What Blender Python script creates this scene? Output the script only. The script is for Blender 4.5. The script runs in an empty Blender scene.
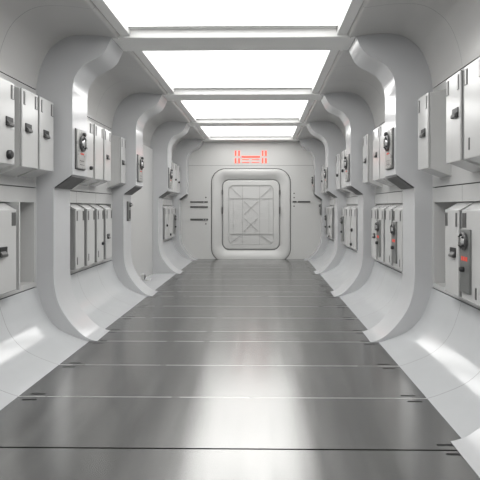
import bpy, bmesh, math
from mathutils import Vector

# ------------------------------------------------------------------ units
U = 1.3                       # eye height in metres; all sizes below are in eye heights
F = 500.0                     # focal length in pixels of the 480 px frame
def D(k): return F * k        # depth from an inverse pixel distance
C = bpy.context.scene.collection
PI = math.pi
SIDE = {-1: 'left', 1: 'right'}

RIBS = [-0.00012, 0.00364, 0.00740, 0.01116, 0.01493, 0.01868]
RT = 0.00064                  # rib thickness
KB = 0.01920                  # end wall
YB = D(KB)
YS = D(-0.0038)               # the corridor's start, behind the viewer

# ------------------------------------------------------------------ materials
def mat(name, col, rough=0.4, metal=0.0, var=0.03, scale=6.0, emit=None, strength=0.0, spec=0.5, bump=0.0, rvar=0.05, stretch=(1, 1, 1)):
    m = bpy.data.materials.new(name); m.use_nodes = True
    nt = m.node_tree; b = nt.nodes['Principled BSDF']
    b.inputs['Roughness'].default_value = rough
    b.inputs['Metallic'].default_value = metal
    b.inputs['Specular IOR Level'].default_value = spec
    if emit:
        b.inputs['Emission Color'].default_value = (*emit, 1)
        b.inputs['Emission Strength'].default_value = strength
    tc = nt.nodes.new('ShaderNodeTexCoord')
    mp = nt.nodes.new('ShaderNodeMapping'); mp.inputs['Scale'].default_value = stretch
    nz = nt.nodes.new('ShaderNodeTexNoise'); nz.inputs['Scale'].default_value = scale; nz.inputs['Detail'].default_value = 5
    nt.links.new(tc.outputs['Object'], mp.inputs['Vector']); nt.links.new(mp.outputs['Vector'], nz.inputs['Vector'])
    mx = nt.nodes.new('ShaderNodeMapRange')
    mx.inputs['From Min'].default_value = .3; mx.inputs['From Max'].default_value = .7
    mx.inputs['To Min'].default_value = 1 - var; mx.inputs['To Max'].default_value = 1 + var
    nt.links.new(nz.outputs['Fac'], mx.inputs['Value'])
    vm = nt.nodes.new('ShaderNodeVectorMath'); vm.operation = 'SCALE'; vm.inputs[0].default_value = col
    nt.links.new(mx.outputs['Result'], vm.inputs['Scale']); nt.links.new(vm.outputs['Vector'], b.inputs['Base Color'])
    mr = nt.nodes.new('ShaderNodeMapRange')
    mr.inputs['From Min'].default_value = .3; mr.inputs['From Max'].default_value = .7
    mr.inputs['To Min'].default_value = max(.02, rough - rvar); mr.inputs['To Max'].default_value = rough + rvar
    nt.links.new(nz.outputs['Fac'], mr.inputs['Value']); nt.links.new(mr.outputs['Result'], b.inputs['Roughness'])
    if bump:
        bp = nt.nodes.new('ShaderNodeBump'); bp.inputs['Strength'].default_value = bump; bp.inputs['Distance'].default_value = .01
        nt.links.new(nz.outputs['Fac'], bp.inputs['Height']); nt.links.new(bp.outputs['Normal'], b.inputs['Normal'])
    return m

M = {
    'wall':   mat('white wall paint', (.51, .51, .505), .30, var=.008, scale=1.5, rvar=.01),
    'cove':   mat('glossy white shell', (.495, .505, .515), .15, var=.015, spec=.65, rvar=.015),
    'ceil':   mat('ceiling paint', (.52, .515, .505), .22, var=.02, scale=2, rvar=.02),
    'rib':    mat('rib paint', (.52, .525, .535), .15, var=.01, rvar=.015, spec=.6),
    'locker': mat('locker enamel', (.52, .52, .515), .20, var=.012, scale=3, rvar=.015, spec=.8),
    'door':   mat('bulkhead paint', (.56, .56, .55), .32, var=.006, scale=1.5, rvar=.01),
    'seam':   mat('seam shadow gap', (.10, .10, .10), .6),
    'softseam': mat('fine panel joint', (.20, .20, .20), .5),
    'ribbing': mat('grey door ribbing', (.44, .44, .435), .4),
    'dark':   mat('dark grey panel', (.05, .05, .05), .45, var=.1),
    'slot':   mat('grey slot metal', (.10, .10, .098), .4, metal=.3, var=.05),
    'black':  mat('black plastic', (.014, .014, .015), .35),
    'steel':  mat('brushed steel', (.40, .40, .39), .3, metal=.8, var=.06, scale=30, stretch=(1, 1, 8)),
    'plate':  mat('grey instrument plate', (.20, .205, .20), .35, metal=.35, var=.05, scale=20),
    'paleplate': mat('pale instrument plate', (.38, .38, .37), .30, metal=.2, var=.05, scale=20),
    'chrome': mat('polished chrome', (.62, .62, .62), .22, metal=.55, var=.02),
    'red':    mat('red indicator', (.5, .06, .04), .4, emit=(1.0, .10, .06), strength=.28),
    'sign':   mat('red lit sign', (.7, .08, .05), .4, emit=(1.0, .11, .065), strength=.85),
    'light':  mat('light diffuser', (.9, .9, .9), .5, emit=(1.0, .995, .98), strength=4.3),
    'floor':  mat('polished dark floor', (.285, .285, .28), .232, metal=.85, var=.10, scale=5.0, rvar=.03, stretch=(1.6, .12, 1)),
    'floorline': mat('floor joint strip', (.50, .50, .49), .30, metal=.5),
    'beam':   mat('beam paint', (.76, .76, .75), .40, var=.01, rvar=.01),
    'casing': mat('shaded grey casing', (.27, .27, .268), .4, var=.02),  # lower locker bodies: side shade between neighbours put into the grey
    'bezel':  mat('gunmetal bezel', (.085, .085, .085), .3, metal=.3),
    'groove': mat('floor groove', (.012, .012, .012), .5),
}

# ------------------------------------------------------------------ mesh builder (eye-height units)
class MB:
    def __init__(s): s.v = []; s.f = []; s.m = []; s.mi = 0
    def add(s, vs, fs, mi=None):
        o = len(s.v); s.v += [tuple(p) for p in vs]
        for f in fs: s.f.append([i + o for i in f]); s.m.append(s.mi if mi is None else mi)
        return s
    def box(s, x0, x1, y0, y1, z0, z1, mi=None):
        vs = [(x, y, z) for x in (x0, x1) for y in (y0, y1) for z in (z0, z1)]
        return s.add(vs, [(0, 1, 3, 2), (4, 6, 7, 5), (0, 4, 5, 1), (2, 3, 7, 6), (0, 2, 6, 4), (1, 5, 7, 3)], mi)
    def prism(s, prof, y0, y1, sd, mi=None):
        n = len(prof)
        vs = [(sd * u, y0, z) for u, z in prof] + [(sd * u, y1, z) for u, z in prof]
        fs = [tuple(range(n)), tuple(range(2 * n - 1, n - 1, -1))] + [(i, n + i, n + (i + 1) % n, (i + 1) % n) for i in range(n)]
        return s.add(vs, fs, mi)
    def strip(s, prof, ys, sd, mis=None):
        n = len(prof)
        vs = [(sd * u, y, z) for y in ys for u, z in prof]
        o = len(s.v); s.v += vs
        for j in range(len(ys) - 1):
            for i in range(n - 1):
                s.f.append([o + j * n + i, o + j * n + i + 1, o + (j + 1) * n + i + 1, o + (j + 1) * n + i])
                s.m.append(mis[j] if mis else s.mi)
        return s
    def lathe(s, prof, c, axis, n=20, mi=None):
        # prof: (radius, offset along axis); axis 'x+','x-','y-'
        vs = []
        for r, t in prof:
            for i in range(n):
                a = 2 * PI * i / n; p, q = r * math.cos(a), r * math.sin(a)
                if axis[0] == 'x':
                    d = 1 if axis[1] == '+' else -1
                    vs.append((c[0] + d * t, c[1] + p, c[2] + q))
                else:
                    vs.append((c[0] + p, c[1] - t, c[2] + q))
        m = len(prof)
        fs = [(j * n + i, j * n + (i + 1) % n, (j + 1) * n + (i + 1) % n, (j + 1) * n + i) for j in range(m - 1) for i in range(n)]
        fs.append(tuple(range(n - 1, -1, -1))); fs.append(tuple(range((m - 1) * n, m * n)))
        return s.add(vs, fs, mi)
    def bar(s, a, b, w, t, y):      # a raised bar on a wall facing the viewer, from a to b (x, z)
        dx, dz = b[0] - a[0], b[1] - a[1]; L = math.hypot(dx, dz); nx, nz = -dz / L * w / 2, dx / L * w / 2
        q = [(a[0] + nx, a[1] + nz), (b[0] + nx, b[1] + nz), (b[0] - nx, b[1] - nz), (a[0] - nx, a[1] - nz)]
        vs = [(x, y - t, z) for x, z in q] + [(x, y + .004, z) for x, z in q]
        return s.add(vs, [(0, 1, 2, 3), (7, 6, 5, 4)] + [(i, 4 + i, 4 + (i + 1) % 4, (i + 1) % 4) for i in range(4)])
    def loft(s, loops, close=False):
        n = len(loops[0]); o = len(s.v)
        for l in loops: s.v += list(l)
        for j in range(len(loops) - 1):
            for i in range(n):
                s.f.append([o + j * n + i, o + j * n + (i + 1) % n, o + (j + 1) * n + (i + 1) % n, o + (j + 1) * n + i]); s.m.append(s.mi)
        if close: s.f.append([o + (len(loops) - 1) * n + i for i in range(n)]); s.m.append(s.mi)
        return s
    def build(s, name, mats, parent=None, origin=(0, 0, 0), bevel=0.0, seg=2, smooth=35, recalc=True):
        if not isinstance(mats, (list, tuple)): mats = [mats]
        o3 = parent_origin(parent) if parent else Vector(origin)
        me = bpy.data.meshes.new(name)
        me.from_pydata([((Vector(p) - o3) * U) for p in s.v], [], s.f)
        for m in mats: me.materials.append(m)
        for p, i in zip(me.polygons, s.m): p.material_index = i
        bm = bmesh.new(); bm.from_mesh(me)
        if recalc: bmesh.ops.recalc_face_normals(bm, faces=bm.faces)
        lim = math.radians(smooth)
        for f in bm.faces: f.smooth = True
        for e in bm.edges:
            e.smooth = not (len(e.link_faces) == 2 and e.calc_face_angle(0) > lim)
        bm.to_mesh(me); bm.free()
        ob = bpy.data.objects.new(name, me); C.objects.link(ob)
        if parent: ob.parent = parent
        else: ob.location = o3 * U
        if bevel:
            b = ob.modifiers.new('edge', 'BEVEL'); b.width = bevel * U; b.segments = seg; b.limit_method = 'ANGLE'
            b.angle_limit = math.radians(40); b.harden_normals = False
        return ob

ORIG = {}
def parent_origin(p):
    while p.parent: p = p.parent
    return Vector(p.location) / U

def thing(name, label, cat, loc, group=None):
    o = bpy.data.objects.new(name, None); C.objects.link(o); o.location = Vector(loc) * U; o.empty_display_size = .1
    return tag(o, label, cat, group)
def tag(o, label, cat, group=None):
    o['label'] = label; o['category'] = cat
    if group: o['group'] = group
    return o
def structure(o): o['kind'] = 'structure'; return o

# ------------------------------------------------------------------ the section of the corridor
FLOOR_U = 1.0745
WALL_U = 1.468
Z_LOW, Z_REC0, Z_REC1, Z_BAND, Z_TOP = .41, .447, 1.035, 1.139, 1.867
COVE_LOW = [(1.0745, 0), (1.115, .012), (1.169, .032), (1.228, .056), (1.279, .083), (1.33, .123), (1.376, .176), (1.411, .24), (1.437, .313), (1.452, .36), (1.462, Z_LOW - .005)]
COVE_TOP = [(WALL_U, Z_TOP + .006), (1.464, 1.92), (1.452, 1.98), (1.433, 2.045), (1.404, 2.115), (1.378, 2.157), (1.345, 2.195), (1.28, 2.243), (1.21, 2.270), (1.13, 2.278), (1.02, 2.274), (.92, 2.262), (.875, 2.255)]
LIP = [(.866, 2.2535), (.858, 2.255), (.848, 2.265), (.838, 2.285), (.836, 2.43)]
def smooth_profile(p, n=3):
    out = []
    for i in range(len(p) - 1):
        p0 = p[max(i - 1, 0)]; p1 = p[i]; p2 = p[i + 1]; p3 = p[min(i + 2, len(p) - 1)]
        for j in range(n):
            t = j / n
            out.append(tuple(.5 * (2 * p1[a] + (p2[a] - p0[a]) * t + (2 * p0[a] - 5 * p1[a] + 4 * p2[a] - p3[a]) * t * t + (3 * p1[a] - p0[a] - 3 * p2[a] + p3[a]) * t ** 3) for a in (0, 1)))
    return out + [p[-1]]
COVE_LOW = smooth_profile(COVE_LOW); COVE_TOP = smooth_profile(COVE_TOP) + LIP

BAYS = []                                         # (start, end) of every bay between the ribs
ends = [YS] + [None]
for i, r in enumerate(RIBS):
    a = YS if i == 0 else D(RIBS[i - 1] + RT); BAYS.append((a, D(r)))
# BAYS[0] behind viewer, [1] around the viewer, [2..5] the four bays in the picture
SEAM_Y = []
for a, b in BAYS: SEAM_Y += [a + (b - a) * .31, a + (b - a) * .65]

def seamed(a, b, w):
    ys, mis = [a], []
    for s in SEAM_Y:
        if a < s < b: ys += [s - w, s + w]; mis += [0, 1]
    ys.append(b); mis.append(0)
    return ys, mis

# ------------------------------------------------------------------ floor
fl = MB()
cuts = []
for s in SEAM_Y: cuts.append((s - .0042, s + .0042, 1))
for r in RIBS[2:]:
    cuts.append((D(r) + .01, D(r) + .019, 1)); cuts.append((D(r + RT) - .01, D(r + RT) - .001, 1))
cuts = [c for c in cuts if not abs(c[0] - D(.00414)) < .12]
cuts.append((D(.00413) - .005, D(.00413) + .006, 2))
cuts.sort()
y = YS; FX = FLOOR_U + .005
LX = FLOOR_U * .985
for a, b, mi in cuts:
    fl.add([(-FX, y, 0), (FX, y, 0), (FX, a, 0), (-FX, a, 0)], [(0, 1, 2, 3)], 0)
    if mi == 2:
        fl.add([(-FX, a, -.012), (FX, a, -.012), (FX, b, -.012), (-FX, b, -.012)], [(0, 1, 2, 3)], 2)
        fl.add([(-FX, a, 0), (FX, a, 0), (FX, a, -.012), (-FX, a, -.012)], [(0, 1, 2, 3)], 2)
        fl.add([(-FX, b, 0), (-FX, b, -.012), (FX, b, -.012), (FX, b, 0)], [(0, 1, 2, 3)], 2)
    else:
        fl.add([(-FX, a, 0), (FX, a, 0), (FX, b, 0), (-FX, b, 0)], [(0, 1, 2, 3)], 1)
    y = b
fl.add([(-FX, y, 0), (FX, y, 0), (FX, YB + .2, 0), (-FX, YB + .2, 0)], [(0, 1, 2, 3)], 0)
# pairs of short slots by the edges at every joint
slots_y = [s for s in SEAM_Y] + [D(.00415)] + [D(r) for r in RIBS[2:5]] + [D(r + RT) for r in RIBS[2:5]]
for s in slots_y:
    if s < .5: continue
    for sd in (-1, 1):
        for off, sh in ((-.042, 0), (.036, -.012)):
            u0, u1 = FLOOR_U - .118 + sh, FLOOR_U - .038 + sh
            q = [(u0 + .006, -.007), (u1 - .006, -.007), (u1, 0), (u1 - .006, .007), (u0 + .006, .007), (u0, 0)]
            fl.add([(sd * u, s + off + v, .0012) for u, v in q], [tuple(range(6)) if sd > 0 else tuple(range(5, -1, -1))], 2)
f = fl.build('floor', [M['floor'], M['floorline'], M['groove']], recalc=False); structure(f)
sub = MB().box(-1.75, 1.75, YS, YB + .3, -.12, -.02).build('floor_slab', M['dark']); structure(sub)

# ------------------------------------------------------------------ walls, skirting coves, ceiling
FLAT = {(-1, 4)}                                   # the plain bay on the left
for sd in (-1, 1):
    w = MB(); b_ = MB()
    for i, (a, b) in enumerate(BAYS):
        a2, b2 = a - .02, b + .02
        top = [(WALL_U, Z_BAND + .007), (WALL_U, 1.5), (WALL_U, Z_TOP)]
        def groove(z0, z1, d=.018):
            w.strip([(WALL_U, z0), (WALL_U + d, z0), (WALL_U + d, z1), (WALL_U, z1)], [a2, b2], sd, [1])
        if (sd, i) in FLAT:
            FU = 1.425
            w.strip([(FU, -.01), (FU, .9), (FU, Z_TOP - .003), (WALL_U + .02, Z_TOP - .003), (WALL_U + .02, Z_TOP + .01)], [a2, b2], sd)
            b_.strip([(FLOOR_U, 0), (FLOOR_U + .004, .003), (1.3, .003), (WALL_U + .01, .003)], [a2, b2], sd)
            continue
        w.strip(top, [a2, b2], sd)
        groove(Z_TOP, Z_TOP + .007)
        groove(Z_BAND, Z_BAND + .007)
        groove(Z_LOW - .006, Z_LOW)
        ya, yb = a + .035, b - .035
        w.strip([(WALL_U, Z_LOW), (WALL_U, Z_REC0)], [a2, b2], sd)
        w.strip([(WALL_U, Z_REC1), (WALL_U, Z_BAND)], *((lambda t: (t[0], sd, t[1]))(seamed(a2, b2, .002))))
        for q0, q1 in ((a2, ya), (yb, b2)):
            w.strip([(WALL_U, Z_REC0), (WALL_U, Z_REC1)], [q0, q1], sd)
        R = WALL_U + .17
        w.strip([(WALL_U, Z_REC0), (R, Z_REC0), (R, Z_REC1), (WALL_U, Z_REC1)], [ya, yb], sd)
        for q in (ya, yb):
            w.add([(sd * WALL_U, q, Z_REC0), (sd * R, q, Z_REC0), (sd * R, q, Z_REC1), (sd * WALL_U, q, Z_REC1)], [(0, 1, 2, 3)])
        ys, mis = seamed(a2, b2, .0022)
        b_.strip(COVE_LOW, ys, sd, mis)
    structure(w.build('wall_' + SIDE[sd], [M['wall'], M['seam']], recalc=False))
    structure(b_.build('baseboard_' + SIDE[sd], [M['cove'], M['softseam']], recalc=False, smooth=50))

c = MB()
for sd in (-1, 1):
    for a, b in BAYS:
        ys, mis = seamed(a - .02, b + .02, .002)
        c.strip(COVE_TOP, ys, sd, mis)
    # the roof above the light wells
c.strip([(-1.0, 2.43), (1.0, 2.43)], [YS, YB], 1)
structure(c.build('ceiling', [M['ceil'], M['softseam']], recalc=False, smooth=50))
TRIM_I, TRIM_O, Z_TRIM = .765, .84, 2.272
Z_BEAM = 2.254
for n, sd in ((1, -1), (2, 1)):
    t = MB()
    prof = [(TRIM_I, 2.43), (TRIM_I, Z_TRIM + .004), (TRIM_I + .004, Z_TRIM), (TRIM_O, Z_TRIM), (TRIM_O, 2.43)]
    t.prism(prof, YS, YB, sd)
    structure(t.build('trim_%d' % n, M['beam'], bevel=.003))

# the beams that part the light wells, one in line with every pair of ribs
for i, r in enumerate(RIBS[:5]):
    bm_ = MB().box(-.905, .905, D(r), D(r + RT), Z_BEAM, 2.43)
    structure(bm_.build('ceiling_beam', M['beam'], bevel=.008))
structure(MB().box(-.905, .905, D(RIBS[5]), YB, Z_BEAM, 2.43).build('ceiling_beam', M['beam'], bevel=.006))

PLACE = ['first lit ceiling panel from the start of the corridor, behind the viewer', 'lit ceiling panel over the viewer, before the first beam',  # these two panels are out of view, added to light the near faces
         'largest glowing white ceiling panel, cut off by the top of the picture', 'second glowing ceiling panel, between the first and second visible beams',
         'third glowing ceiling panel, a thin strip before the last thin one', 'smallest glowing ceiling panel, right above the sealed end door']
for i, (a, b) in enumerate(BAYS):
    t = thing('ceiling_light', PLACE[i], 'ceiling light', (0, (a + b) / 2, 2.34), 'lit panels along the ceiling')
    MB().box(-TRIM_I + .004, TRIM_I - .004, a + .07, b - .07, 2.318, 2.335).build('diffuser', M['light'], t)
    h = MB()
    h.box(-TRIM_I + .002, TRIM_I - .002, a + .002, b - .002, 2.336, 2.40)
    for q0, q1 in ((a + .002, a + .069), (b - .069, b - .002)): h.box(-TRIM_I + .002, TRIM_I - .002, q0, q1, 2.318, 2.337)
    h.build('housing', M['beam'], t)

# ------------------------------------------------------------------ ribs
RIB_IN = [(1.0145, .004), (1.045, .011), (1.095, .032), (1.156, .079), (1.218, .147), (1.279, .236), (1.315, .325), (1.332, .42), (1.338, .52)]
RIB_UP = [(1.198, 1.86), (1.193, 1.91), (1.180, 1.965), (1.15, 2.015), (1.117, 2.051), (1.065, 2.082), (1.0, 2.116), (.957, 2.155), (.932, 2.20), (.915, 2.236), (.897, 2.272), (.893, 2.296)]
RIB_PROF = [(1.0145, 0)] + smooth_profile(RIB_IN) + [(1.338, 1.144), (1.198, 1.243)] + smooth_profile(RIB_UP) + [(1.13, 2.31), (1.22, 2.297), (1.30, 2.262), (1.37, 2.205), (1.43, 2.125), (1.46, 2.05), (1.48, 1.98), (1.49, 1.88), (1.49, 0)]
RIB_OBJ = {}
for sd in (-1, 1):
    S = SIDE[sd]
    labels = ['curved white rib of the %s wall just behind the viewer' % S,
              'curved white rib of the %s wall whose foot ends the dark floor groove' % S,
              'largest curved white rib in full view on the %s wall' % S,
              'second full curved white rib along the %s wall, at half depth' % S,
              'third full curved white rib along the %s wall, near the end wall' % S,
              'thin curved white rib on the %s touching the end wall' % S]
    for i, r in enumerate(RIBS):
        y0 = D(r); y1 = D(r + RT) if i < 5 else YB - .002
        m = MB().prism(RIB_PROF, y0, y1, sd)
        o = m.build('corridor_rib', M['rib'], origin=(sd * 1.2, (y0 + y1) / 2, 0), bevel=.008, seg=2)
        tag(o, labels[i], 'rib', 'curved wall ribs')
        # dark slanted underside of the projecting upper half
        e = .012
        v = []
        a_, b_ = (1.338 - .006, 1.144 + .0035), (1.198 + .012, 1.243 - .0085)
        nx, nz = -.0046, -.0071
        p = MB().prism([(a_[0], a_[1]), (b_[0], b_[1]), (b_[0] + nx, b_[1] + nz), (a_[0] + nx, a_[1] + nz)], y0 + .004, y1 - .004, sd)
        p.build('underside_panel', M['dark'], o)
        RIB_OBJ[(sd, i)] = o

# ------------------------------------------------------------------ instruments
def dial(parent, sd, u, yc, zc, r, name='dial'):
    ax = 'x-' if sd > 0 else 'x+'
    o = MB().lathe([(r, -.004), (r, .012), (r * .88, .018), (r * .80, .018), (r * .74, .010), (.001, .010)], (sd * u, yc, zc), ax, 28).build(name, M['bezel'], parent)
    MB().lathe([(r * .60, .0), (r * .60, .012), (r * .54, .019), (r * .3, .024), (.0006, .025)], (sd * u, yc, zc), ax, 24).build('cap', M['chrome'], o, smooth=60)
    for q in range(4):
        a = PI / 4 + q * PI / 2; k = MB()
        k.lathe([(r * .13, 0), (r * .13, .022), (r * .08, .027)], (sd * u, yc + r * .64 * math.cos(a), zc + r * .64 * math.sin(a)), ax, 10)
        k.build('stud', M['black'], o)
    g = MB().box(sd * u - .001, sd * u - sd * .034, yc - r * .07, yc + r * .07, zc - r * .45, zc + r * .45)
    g.build('grip', M['steel'], o, bevel=.002)
    return o

def control_panel(sd, i, label, k0=None, lower=False):
    """instrument plate on the inner face of a rib"""
    r = RIBS[i]
    u = 1.338 if lower else 1.1975
    y0, y1 = D(r + .00011), D(r + .00048)
    z0, z1 = (.845, 1.06) if lower else (1.293, 1.59)
    if lower: y0, y1 = D(r + .00028), D(r + .00048)
    yc = (y0 + y1) / 2
    t = thing('control_panel', label, 'control panel', (sd * u, yc, z0), 'instrument plates on the ribs')
    xa, xb = sd * (u + .004), sd * (u - .02)
    MB().box(xa, sd * (u - .008), y0 - .006, y1 + .006, z0 - .006, z1 + .006).build('back_plate', M['slot'], t, bevel=.003)
    MB().box(sd * (u - .006), xb, y0, y1, z0, z1).build('face_plate', M['plate'] if lower else M['paleplate'], t, bevel=.006)
    uf = u - .02
    h = z1 - z0
    if lower:
        dial(t, sd, uf, yc, z0 + h * .84, .026)
        MB().box(sd * uf + sd * .002, sd * (uf - .006), yc - .02, yc + .02, z0 + .02, z0 + h * .55).build('strip', M['dark'], t, bevel=.002)
        return t
    dial(t, sd, uf, yc, z0 + h * .66, .062)
    ks = MB().lathe([(.016, -.002), (.016, .018), (.011, .024)], (sd * uf, yc + .02, z0 + h * .90), 'x-' if sd > 0 else 'x+', 14)
    ks.build('knob', M['dark'], t)
    rd = MB()
    for q in range(3):
        rd.box(sd * (uf + .002), sd * (uf - .0035), yc - .034 + q * .024, yc - .034 + q * .024 + .015, z0 + h * .375, z0 + h * .375 + .009)
    rd.build('indicator', M['red'], t)
    gr = MB()
    for q in range(2):
        gr.box(sd * (uf + .002), sd * (uf - .002), yc - .045, yc + .045, z0 + .03 + q * .03, z0 + .034 + q * .03)
    gr.build('groove', M['slot'], t)
    return t

# ------------------------------------------------------------------ lockers
def latch(parent, sd, u, yc, zc, s=1.0):
    o = MB().box(sd * (u + .004), sd * (u - .006), yc - .042 * s, yc + .042 * s, zc - .026 * s, zc + .03 * s).build('latch', M['black'], parent, bevel=.003)
    g = MB()
    ua, ub = u - .005, u - .022
    a, b = yc - .044 * s, yc + .008 * s
    prof = [(ua, zc - .03 * s), (ub, zc - .026 * s), (ub, zc - .012 * s), (ua, zc + .006 * s)]
    g.prism(prof, a + .006, b + .016 * s, sd)
    g.build('latch_flap', M['slot'], o, bevel=.003)
    return o
def knob(parent, sd, u, yc, zc, r=.018, m='black'):
    return MB().lathe([(r, -.003), (r, .016), (r * .7, .024), (.0005, .025)], (sd * u, yc, zc), 'x-' if sd > 0 else 'x+', 16).build('knob', M[m], parent)

UP = dict(u=1.310, z0=1.257, z1=1.761)
LO = dict(u=1.391, z0=.458, z1=.985)
def locker(sd, k0, k1, kind, label, group, feats=()):
    g = UP if kind == 'wall' else LO
    u, z0, z1 = g['u'], g['z0'], g['z1']
    y0, y1 = D(k0), D(k1); w = y1 - y0; ym = (y0 + y1) / 2
    t = thing('hanging_locker' if kind == 'wall' else 'recess_locker', label, 'locker', (sd * (u + .05), ym, z0), group)
    if kind == 'wall':
        prof = [(u + .018, z0 + .002), (1.4715, z0 - .055), (1.4715, z1 + .03), (u + .018, z1)]
    else:
        prof = [(u + .018, z0 + .0), (1.63, z0), (1.63, z1 + .026), (1.47, z1 + .026), (u + .018, z1 - .012)]
        MB().prism([(u + .014, z1 - .010), (u + .014, z1 + .002), (1.47, z1 + .040), (1.632, z1 + .040), (1.632, z1 + .027), (1.47, z1 + .027)], y0, y1, sd).build('lid', M['locker'], t, bevel=.003)
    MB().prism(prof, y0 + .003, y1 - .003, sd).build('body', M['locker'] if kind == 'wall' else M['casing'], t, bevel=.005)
    d = MB().box(sd * (u + .016), sd * u, y0, y1, z0, z1).build('door', M['locker'], t, bevel=.006, seg=3)
    # hinge slots at both top corners of the door
    hs = [(.13, .05), (.87, .085)] if w > .16 else [(.16, .11), (.84, .11)]
    hz = (z1 - .105, z1 - .02)
    for tt, ww in hs:
        yc = y0 + tt * w; hw = max(w * ww, .012)
        hm = MB().box(sd * (u + .004), sd * (u - .0025), yc - hw, yc + hw, hz[0], hz[1], 0)
        if kind == 'wall': hm.box(sd * (u + .004), sd * (u - .0045), yc - hw * .3, yc + hw * .3, hz[0] + .003, hz[1] - .003, 1)
        hm.build('hinge', [M['slot'], M['locker']], d)
    for ft in feats:
        kd, tt, z = ft[:3]; yc = y0 + tt * w
        if kd == 'latch': latch(d, sd, u, yc, z, ft[3] if len(ft) > 3 else 1.0)
        elif kd == 'knob': knob(d, sd, u, yc, z, *(ft[3:]))
        elif kd == 'slit':
            MB().box(sd * (u + .003), sd * (u - .0025), yc - .008, yc + .008, z - .032, z + .032).build('slit', M['slot'], d)
        elif kd == 'strip':
            hw = min(.068, w * .27)
            ya, yb = yc - hw, yc + hw
            p = MB().box(sd * (u + .003), sd * (u - .014), ya, yb, .505, .873).build('instrument_strip', M['plate'], t, bevel=.005)
            us = u - .014
            dial(p.parent, sd, us, yc, .803, .052)
            rd = MB()
            for q in range(3) if k0 < .0105 else ():
                yy = yc - hw * .62 + q * hw * .45
                rd.box(sd * (us + .002), sd * (us - .003), yy, yy + hw * .27, .69, .714)
            if rd.v: rd.build('indicator', M['red'], p)
            knob(p, sd, us, yc + .01, .64, .016)
    return t

# upper lockers
GU = {-1: 'upper lockers along the left wall', 1: 'upper lockers along the right wall'}
GL = {-1: 'lower lockers along the left wall', 1: 'lower lockers along the right wall'}
Lf, Rt = -1, 1
W = 'wall'; Q = 'recess'
locker(Lf, .00566, .00612, W, 'upper locker cut by the left picture edge, with latch and round black knob', GU[Lf], [('latch', .70, 1.512), ('knob', .66, 1.315, .028)])
locker(Lf, .00631, .00676, W, 'upper locker on the left wall with gap before it, second from nearest', GU[Lf], [('latch', .36, 1.512)])
locker(Lf, .00682, .00727, W, 'upper locker on the left wall touching the front of the largest rib', GU[Lf], [('latch', .42, 1.51)])
locker(Lf, .00810, .00900, W, 'wide upper locker right behind the largest left rib, with two small black knobs', GU[Lf], [('knob', .50, 1.50, .010), ('knob', .80, 1.345, .017)])
locker(Lf, .00909, .00956, W, 'upper locker of the second left bay with bare door, beside the wide one', GU[Lf], [])
locker(Lf, .00964, .01004, W, 'upper locker of the second left bay with latch, third after the largest rib', GU[Lf], [('latch', .45, 1.49, .8)])
locker(Lf, .01080, .01114, W, 'upper locker standing apart against the front of the second left rib', GU[Lf], [('latch', .35, 1.485, .9)])
locker(Lf, .01700, .01768, W, 'small far upper locker behind the third left rib', GU[Lf], [('knob', .80, 1.48, .016)])
locker(Lf, .01778, .01858, W, 'farthest upper locker on the left, against the rib at the end wall', GU[Lf], [('knob', .55, 1.45, .018)])

locker(Rt, .00500, .00547, W, 'upper locker cut by the right picture edge, thin slit low on its door', GU[Rt], [('slit', .70, 1.335)])
locker(Rt, .00557, .00600, W, 'upper locker on the right wall beside the one cut by the picture edge', GU[Rt], [('latch', .30, 1.53)])
locker(Rt, .00666, .00708, W, 'upper locker on the right with exposed side, against the largest right rib', GU[Rt], [('latch', .40, 1.50)])
locker(Rt, .00885, .00934, W, 'upper locker with bare door right behind the largest right rib', GU[Rt], [])
locker(Rt, .00941, .00993, W, 'upper locker of the second right bay with latch, after the bare one', GU[Rt], [('latch', .45, 1.50, .9)])
locker(Rt, .01045, .01094, W, 'upper locker standing apart against the front of the second right rib', GU[Rt], [('latch', .40, 1.49, .9)])
locker(Rt, .01320, .01388, W, 'upper locker of the third right bay just behind the second rib', GU[Rt], [('knob', .50, 1.49, .022)])
locker(Rt, .01420, .01490, W, 'upper locker of the third right bay against the front of the third rib', GU[Rt], [('knob', .45, 1.46, .022)])
locker(Rt, .01790, .01858, W, 'farthest upper locker on the right, against the rib at the end wall', GU[Rt], [('knob', .5, 1.47, .018)])

# lower lockers
first_low = locker(Lf, .00590, .00649, Q, 'lower locker at the left picture edge beside an empty recess', GL[Lf], [('latch', .42, .72, 1.1)])
MB().box(-1.62, -1.405, D(.00662), D(.00662) + .014, .448, 1.034).build('side_post', M['locker'], first_low, bevel=.002)
locker(Lf, .00858, .00899, Q, 'lower left locker nearest behind the largest rib, bare door', GL[Lf], [('slit', .16, .53)])
locker(Lf, .00915, .00955, Q, 'lower left locker second behind the largest rib, bare door', GL[Lf], [('slit', .16, .535)])
locker(Lf, .00970, .01009, Q, 'lower left locker with small black knob, third behind the largest rib', GL[Lf], [('knob', .75, .635, .016), ('slit', .16, .54)])
locker(Lf, .01025, .01066, Q, 'lower left locker with black latch, last of the four in its recess', GL[Lf], [('latch', .35, .695, .9)])
locker(Lf, .01655, .01715, Q, 'far lower left locker just behind the third rib, knob on door', GL[Lf], [('knob', .4, .69, .02)])
locker(Lf, .01725, .01785, Q, 'far lower left locker in the middle of the last recess', GL[Lf], [('knob', .3, .52, .02)])
locker(Lf, .01795, .01852, Q, 'far lower left locker with instrument strip beside the end wall', GL[Lf], [('strip', .5, .69)])

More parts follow.
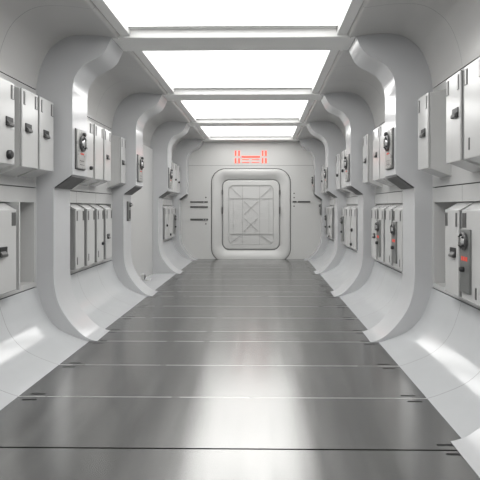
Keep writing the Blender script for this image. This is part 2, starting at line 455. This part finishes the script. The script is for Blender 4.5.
locker(Rt, .00530, .00594, Q, 'lower locker with instrument strip and three red lights at right picture edge', GL[Rt], [('strip', .77, .69), ('slit', .38, .52)])
locker(Rt, .00604, .00648, Q, 'lower right locker with black latch, beside an empty recess end', GL[Rt], [('latch', .36, .72, 1.05)])
locker(Rt, .00848, .00904, Q, 'lower right locker with instrument strip nearest behind the largest rib', GL[Rt], [('strip', .72, .69), ('slit', .2, .52)])
locker(Rt, .00918, .00964, Q, 'lower right locker with bare door between two instrument strips', GL[Rt], [('slit', .2, .52)])
locker(Rt, .00978, .01024, Q, 'lower right locker with instrument strip between bare locker and latched locker', GL[Rt], [('strip', .66, .69)])
locker(Rt, .01038, .01082, Q, 'lower right locker with black latch, against the second rib', GL[Rt], [('latch', .35, .70, .9)])
locker(Rt, .01262, .01330, Q, 'lower locker of the third right bay nearest the second rib, two knobs', GL[Rt], [('knob', .70, .70, .024), ('knob', .85, .51, .02)])
locker(Rt, .01340, .01408, Q, 'lower locker with bare door in the middle of the third right bay', GL[Rt], [])
locker(Rt, .01418, .01483, Q, 'lower locker of the third right bay with instrument strip by the third rib', GL[Rt], [('strip', .6, .69)])
locker(Rt, .01700, .01772, Q, 'far lower right locker with two knobs just behind the third rib', GL[Rt], [('knob', .55, .66, .02), ('knob', .7, .49, .018)])
locker(Rt, .01785, .01855, Q, 'farthest lower right locker with instrument strip beside the end wall', GL[Rt], [('strip', .6, .69)])

# instrument plates
control_panel(Lf, 2, 'instrument plate with black dial and red marks on the largest left rib')
control_panel(Rt, 2, 'instrument plate with black dial and red marks on the largest right rib')
control_panel(Lf, 3, 'instrument plate with dial on the upper face of the second left rib')
control_panel(Rt, 3, 'instrument plate with dial on the upper face of the second right rib')
control_panel(Lf, 4, 'instrument plate with dial on the third left rib')
control_panel(Rt, 4, 'instrument plate with dial on the third right rib')
control_panel(Rt, 5, 'small far instrument plate high on the right rib at the end wall')
control_panel(Lf, 3, 'narrow dark slotted plate low on the second left rib', lower=True)
control_panel(Rt, 5, 'narrow dark slotted plate low on the right rib at the end wall', lower=True)

# small hatch low on the plain left wall
hy = D(.0136)
t = thing('floor_socket', 'small pale socket on the white strip at the foot of the plain left wall', 'socket', (-1.33, hy, 0.003))
MB().box(-1.375, -1.30, hy - .05, hy + .05, .002, .022).build('base_plate', M['locker'], t, bevel=.006)
MB().lathe([(.032, -.002), (.032, .012), (.02, .016), (.018, .004), (.0005, .004)], (-1.392, hy, .05), 'x+', 18).build('ring', M['softseam'], t)
MB().box(-1.43, -1.39, hy - .04, hy + .04, .003, .09).build('bracket', M['locker'], t, bevel=.006)

# ------------------------------------------------------------------ end wall and sealed door
def rr(hw, z0, z1, r, y, n=10):
    pts = []
    for cx, cz, a0 in ((hw - r, z1 - r, 0), (-hw + r, z1 - r, 90), (-hw + r, z0 + r, 180), (hw - r, z0 + r, 270)):
        for j in range(n + 1):
            a = math.radians(a0 + 90 * j / n); pts.append((cx + r * math.cos(a), y, cz + r * math.sin(a)))
    return pts
DW, DZ0, DZ1, DR = .762, -.06, 1.735, .27
bw = MB()
bw.loft([rr(1.6, -.1, 2.5, .002, YB), rr(DW + .006, DZ0 - .006, DZ1 + .006, DR + .006, YB), rr(DW + .006, DZ0 - .006, DZ1 + .006, DR + .006, YB + .05)])
bw.mi = 1
bw.box(-1.2, 1.2, YB - .0015, YB + .002, 1.794, 1.800)
structure(bw.build('wall_back', [M['door'], M['softseam']], smooth=40))
dr = bpy.data.objects.new('door_1', None); C.objects.link(dr); dr.location = Vector((0, YB, 0)) * U; structure(dr)
g = MB().loft([rr(DW + .008, DZ0 - .008, DZ1 + .008, DR + .008, YB + .012), rr(DW - .02, DZ0 + .02, DZ1 - .02, DR - .02, YB + .012)])
g.build('door_gap', M['groove'], dr)
PW, PZ0, PZ1, PR = .553, .178, 1.522, .13
YP = YB + .115
fr = MB().loft([rr(DW - .006, DZ0 + .006, DZ1 - .006, DR - .006, YB + .05), rr(DW - .006, DZ0 + .006, DZ1 - .006, DR - .006, YB + .004),
                rr(DW - .014, DZ0 + .014, DZ1 - .014, DR - .012, YB - .004), rr(DW - .05, DZ0 + .05, DZ1 - .05, DR - .04, YB - .007),
                rr(DW - .085, DZ0 + .10, DZ1 - .085, DR - .07, YB - .003), rr(PW + .085, PZ0 - .085, PZ1 + .085, PR + .06, YB + .015),
                rr(PW + .035, PZ0 - .035, PZ1 + .035, PR + .03, YB + .06), rr(PW + .012, PZ0 - .012, PZ1 + .012, PR + .012, YB + .075), rr(PW + .004, PZ0 - .004, PZ1 + .004, PR + .004, YP + .01)])
fr.build('door_frame', M['door'], dr, smooth=50)
pg = MB().loft([rr(PW + .012, PZ0 - .012, PZ1 + .012, PR + .012, YP - .03), rr(PW - .03, PZ0 + .03, PZ1 - .03, PR - .03, YP - .03)], close=True)
pg.build('panel_gap', M['softseam'], dr)
pn = MB().loft([rr(PW - .006, PZ0 + .006, PZ1 - .006, PR - .006, YP + .006), rr(PW - .006, PZ0 + .006, PZ1 - .006, PR - .006, YP - .045),
                rr(PW - .022, PZ0 + .022, PZ1 - .022, PR - .02, YP - .06), rr(PW - .115, PZ0 + .085, PZ1 - .095, .10, YP - .06),
                rr(PW - .125, PZ0 + .095, PZ1 - .105, .095, YP - .045)], close=True)
panel = pn.build('door_panel', M['door'], dr, smooth=30)
YF = YP - .045
rd = MB(); T = .014; wd = .010
IW, IZ0, IZ1 = PW - .13, PZ0 + .1, PZ1 - .11
for x in (-.165, .165): rd.bar((x, IZ0), (x, IZ1), wd, T, YF)
for x in (-.345, .345): rd.bar((x, .48), (x, 1.165), wd * .7, T * .7, YF)
for z in (.48, 1.165): rd.bar((-IW, z), (IW, z), wd, T, YF)
zc = (.48 + 1.165) / 2
for za, zb in ((.50, zc), (zc, 1.145)):
    e = .035
    rd.bar((-.135, za + e), (.135, zb - e), wd, T, YF); rd.bar((-.135, zb - e), (.135, za + e), wd, T, YF)
for sx in (-1, 1):
    rd.bar((sx * .20, 1.20), (sx * (IW - .02), IZ1 - .02), wd, T, YF)
    rd.bar((sx * .20, .45), (sx * (IW - .02), IZ0 + .02), wd, T, YF)
RO = [rr(IW + q, IZ0 - q, IZ1 + q, .095 + q, YF - z) for q, z in ((0, -.004), (0, T), (wd, T), (wd, -.004))]
rd.loft(RO)
rd.build('door_ribbing', M['ribbing'], panel)
for sx in (-1, 1):
    for z0, z1 in ((.87, 1.0), (1.24, 1.33)):
        MB().box(sx * (PW + .012), sx * (PW - .010), YP - .07, YP, z0, z1).build('door_clamp', M['slot'], dr, bevel=.004)

# red sign over the door
PX = KB
def wx(px): return (px - 251.1) * PX
def wz(py): return 1 + (207 - py) * PX
sg = thing('lit_sign', 'red lit sign of bars and dashes above the end door', 'sign', (0, YB, wz(163)))
def patch(x0, x1, y0, y1, name, m, parent, d=.008):
    return MB().box(wx(x0), wx(x1), YB - d, YB + .003, wz(y1), wz(y0)).build(name, m, parent)
for xa, xb in ((235.0, 236.5), (238.4, 240.0), (262.0, 263.5), (265.2, 266.8)):
    patch(xa, xb, 150.6, 156.1, 'upright', M['sign'], sg); patch(xa, xb, 158.1, 163.3, 'upright', M['sign'], sg)
patch(241.7, 260.3, 156.0, 157.7, 'crossbar', M['sign'], sg)
for y0 in (159.2, 162.1):
    patch(242.2, 249.6, y0, y0 + .7, 'fine_dash', M['sign'], sg); patch(251.8, 259.7, y0, y0 + .7, 'fine_dash', M['sign'], sg)

# dark bars and dots beside the door
def wall_bar(segs, y, label, h=1.5, dots=()):
    xm = (segs[0][0] + segs[-1][1]) / 2
    t = thing('indicator_bar', label, 'indicator bar', (wx(xm), YB, wz(y)), 'dark bars beside the end door')
    for a, b in segs: patch(a, b, y - h / 2, y + h / 2, 'segment', M['slot'], t, .012)
    for a in dots: patch(a - .5, a + .5, y - .5, y + .5, 'light', M['cove'], t, .018)
wall_bar([(190.4, 203.8), (204.4, 208)], 202, 'topmost of the three dark bars left of the end door', 1.3)
wall_bar([(190.4, 208)], 207, 'middle of the three dark bars left of the end door')
wall_bar([(190.4, 208.2)], 219.6, 'lowest dark bar left of the end door with tiny lights in it', 1.9, (203.6, 206))
wall_bar([(292.8, 296.6), (298, 310.4)], 201.8, 'dark bar in two pieces right of the end door', 1.5)
def dot(x, y, label, w=.7):
    o = MB().lathe([(w * PX, -.002), (w * PX, .008), (w * PX * .6, .012), (.0004, .012)], (wx(x), YB, wz(y)), 'y-', 12).build('indicator_dot', M['slot'], origin=(wx(x), YB, wz(y)))
    tag(o, label, 'indicator', 'small grey dots beside the end door')
dot(206, 197.4, 'small grey dot above the topmost dark bar left of the door')
dot(206, 223.9, 'small grey dot under the lowest dark bar left of the door')
dot(294.2, 193.4, 'upper of two small grey dots over the bar right of the door')
dot(294.2, 197.6, 'small grey dot close over the bar right of the door')
dot(294.2, 206.2, 'small grey dot under the dark bar right of the door')

# ------------------------------------------------------------------ world, camera
w = bpy.data.worlds.new('World'); bpy.context.scene.world = w; w.use_nodes = True
bg = w.node_tree.nodes['Background']; bg.inputs['Color'].default_value = (.93, .96, 1, 1); bg.inputs['Strength'].default_value = .26

cam = bpy.data.cameras.new('camera'); co = bpy.data.objects.new('camera', cam); C.objects.link(co)
cam.sensor_width = 36; cam.lens = 36 * F / 480
YAW = 7.0
co.location = Vector((.2125, 0, 1.0)) * U
co.rotation_euler = (PI / 2, 0, math.atan(YAW / F))
cam.shift_x = -(22 - YAW) / 480; cam.shift_y = -33 / 480
cam.clip_start = .02
sc = bpy.context.scene; sc.camera = co
sc.view_settings.view_transform = 'Standard'; sc.view_settings.look = 'None'
sc.view_settings.gamma = 1; sc.view_settings.exposure = 0.0; sc.view_settings.use_curve_mapping = False
sc.cycles.sample_clamp_indirect = 3.0; sc.cycles.blur_glossy = 1.0; sc.cycles.caustics_reflective = True
sc.cycles.max_bounces = 10; sc.cycles.diffuse_bounces = 6; sc.cycles.glossy_bounces = 5
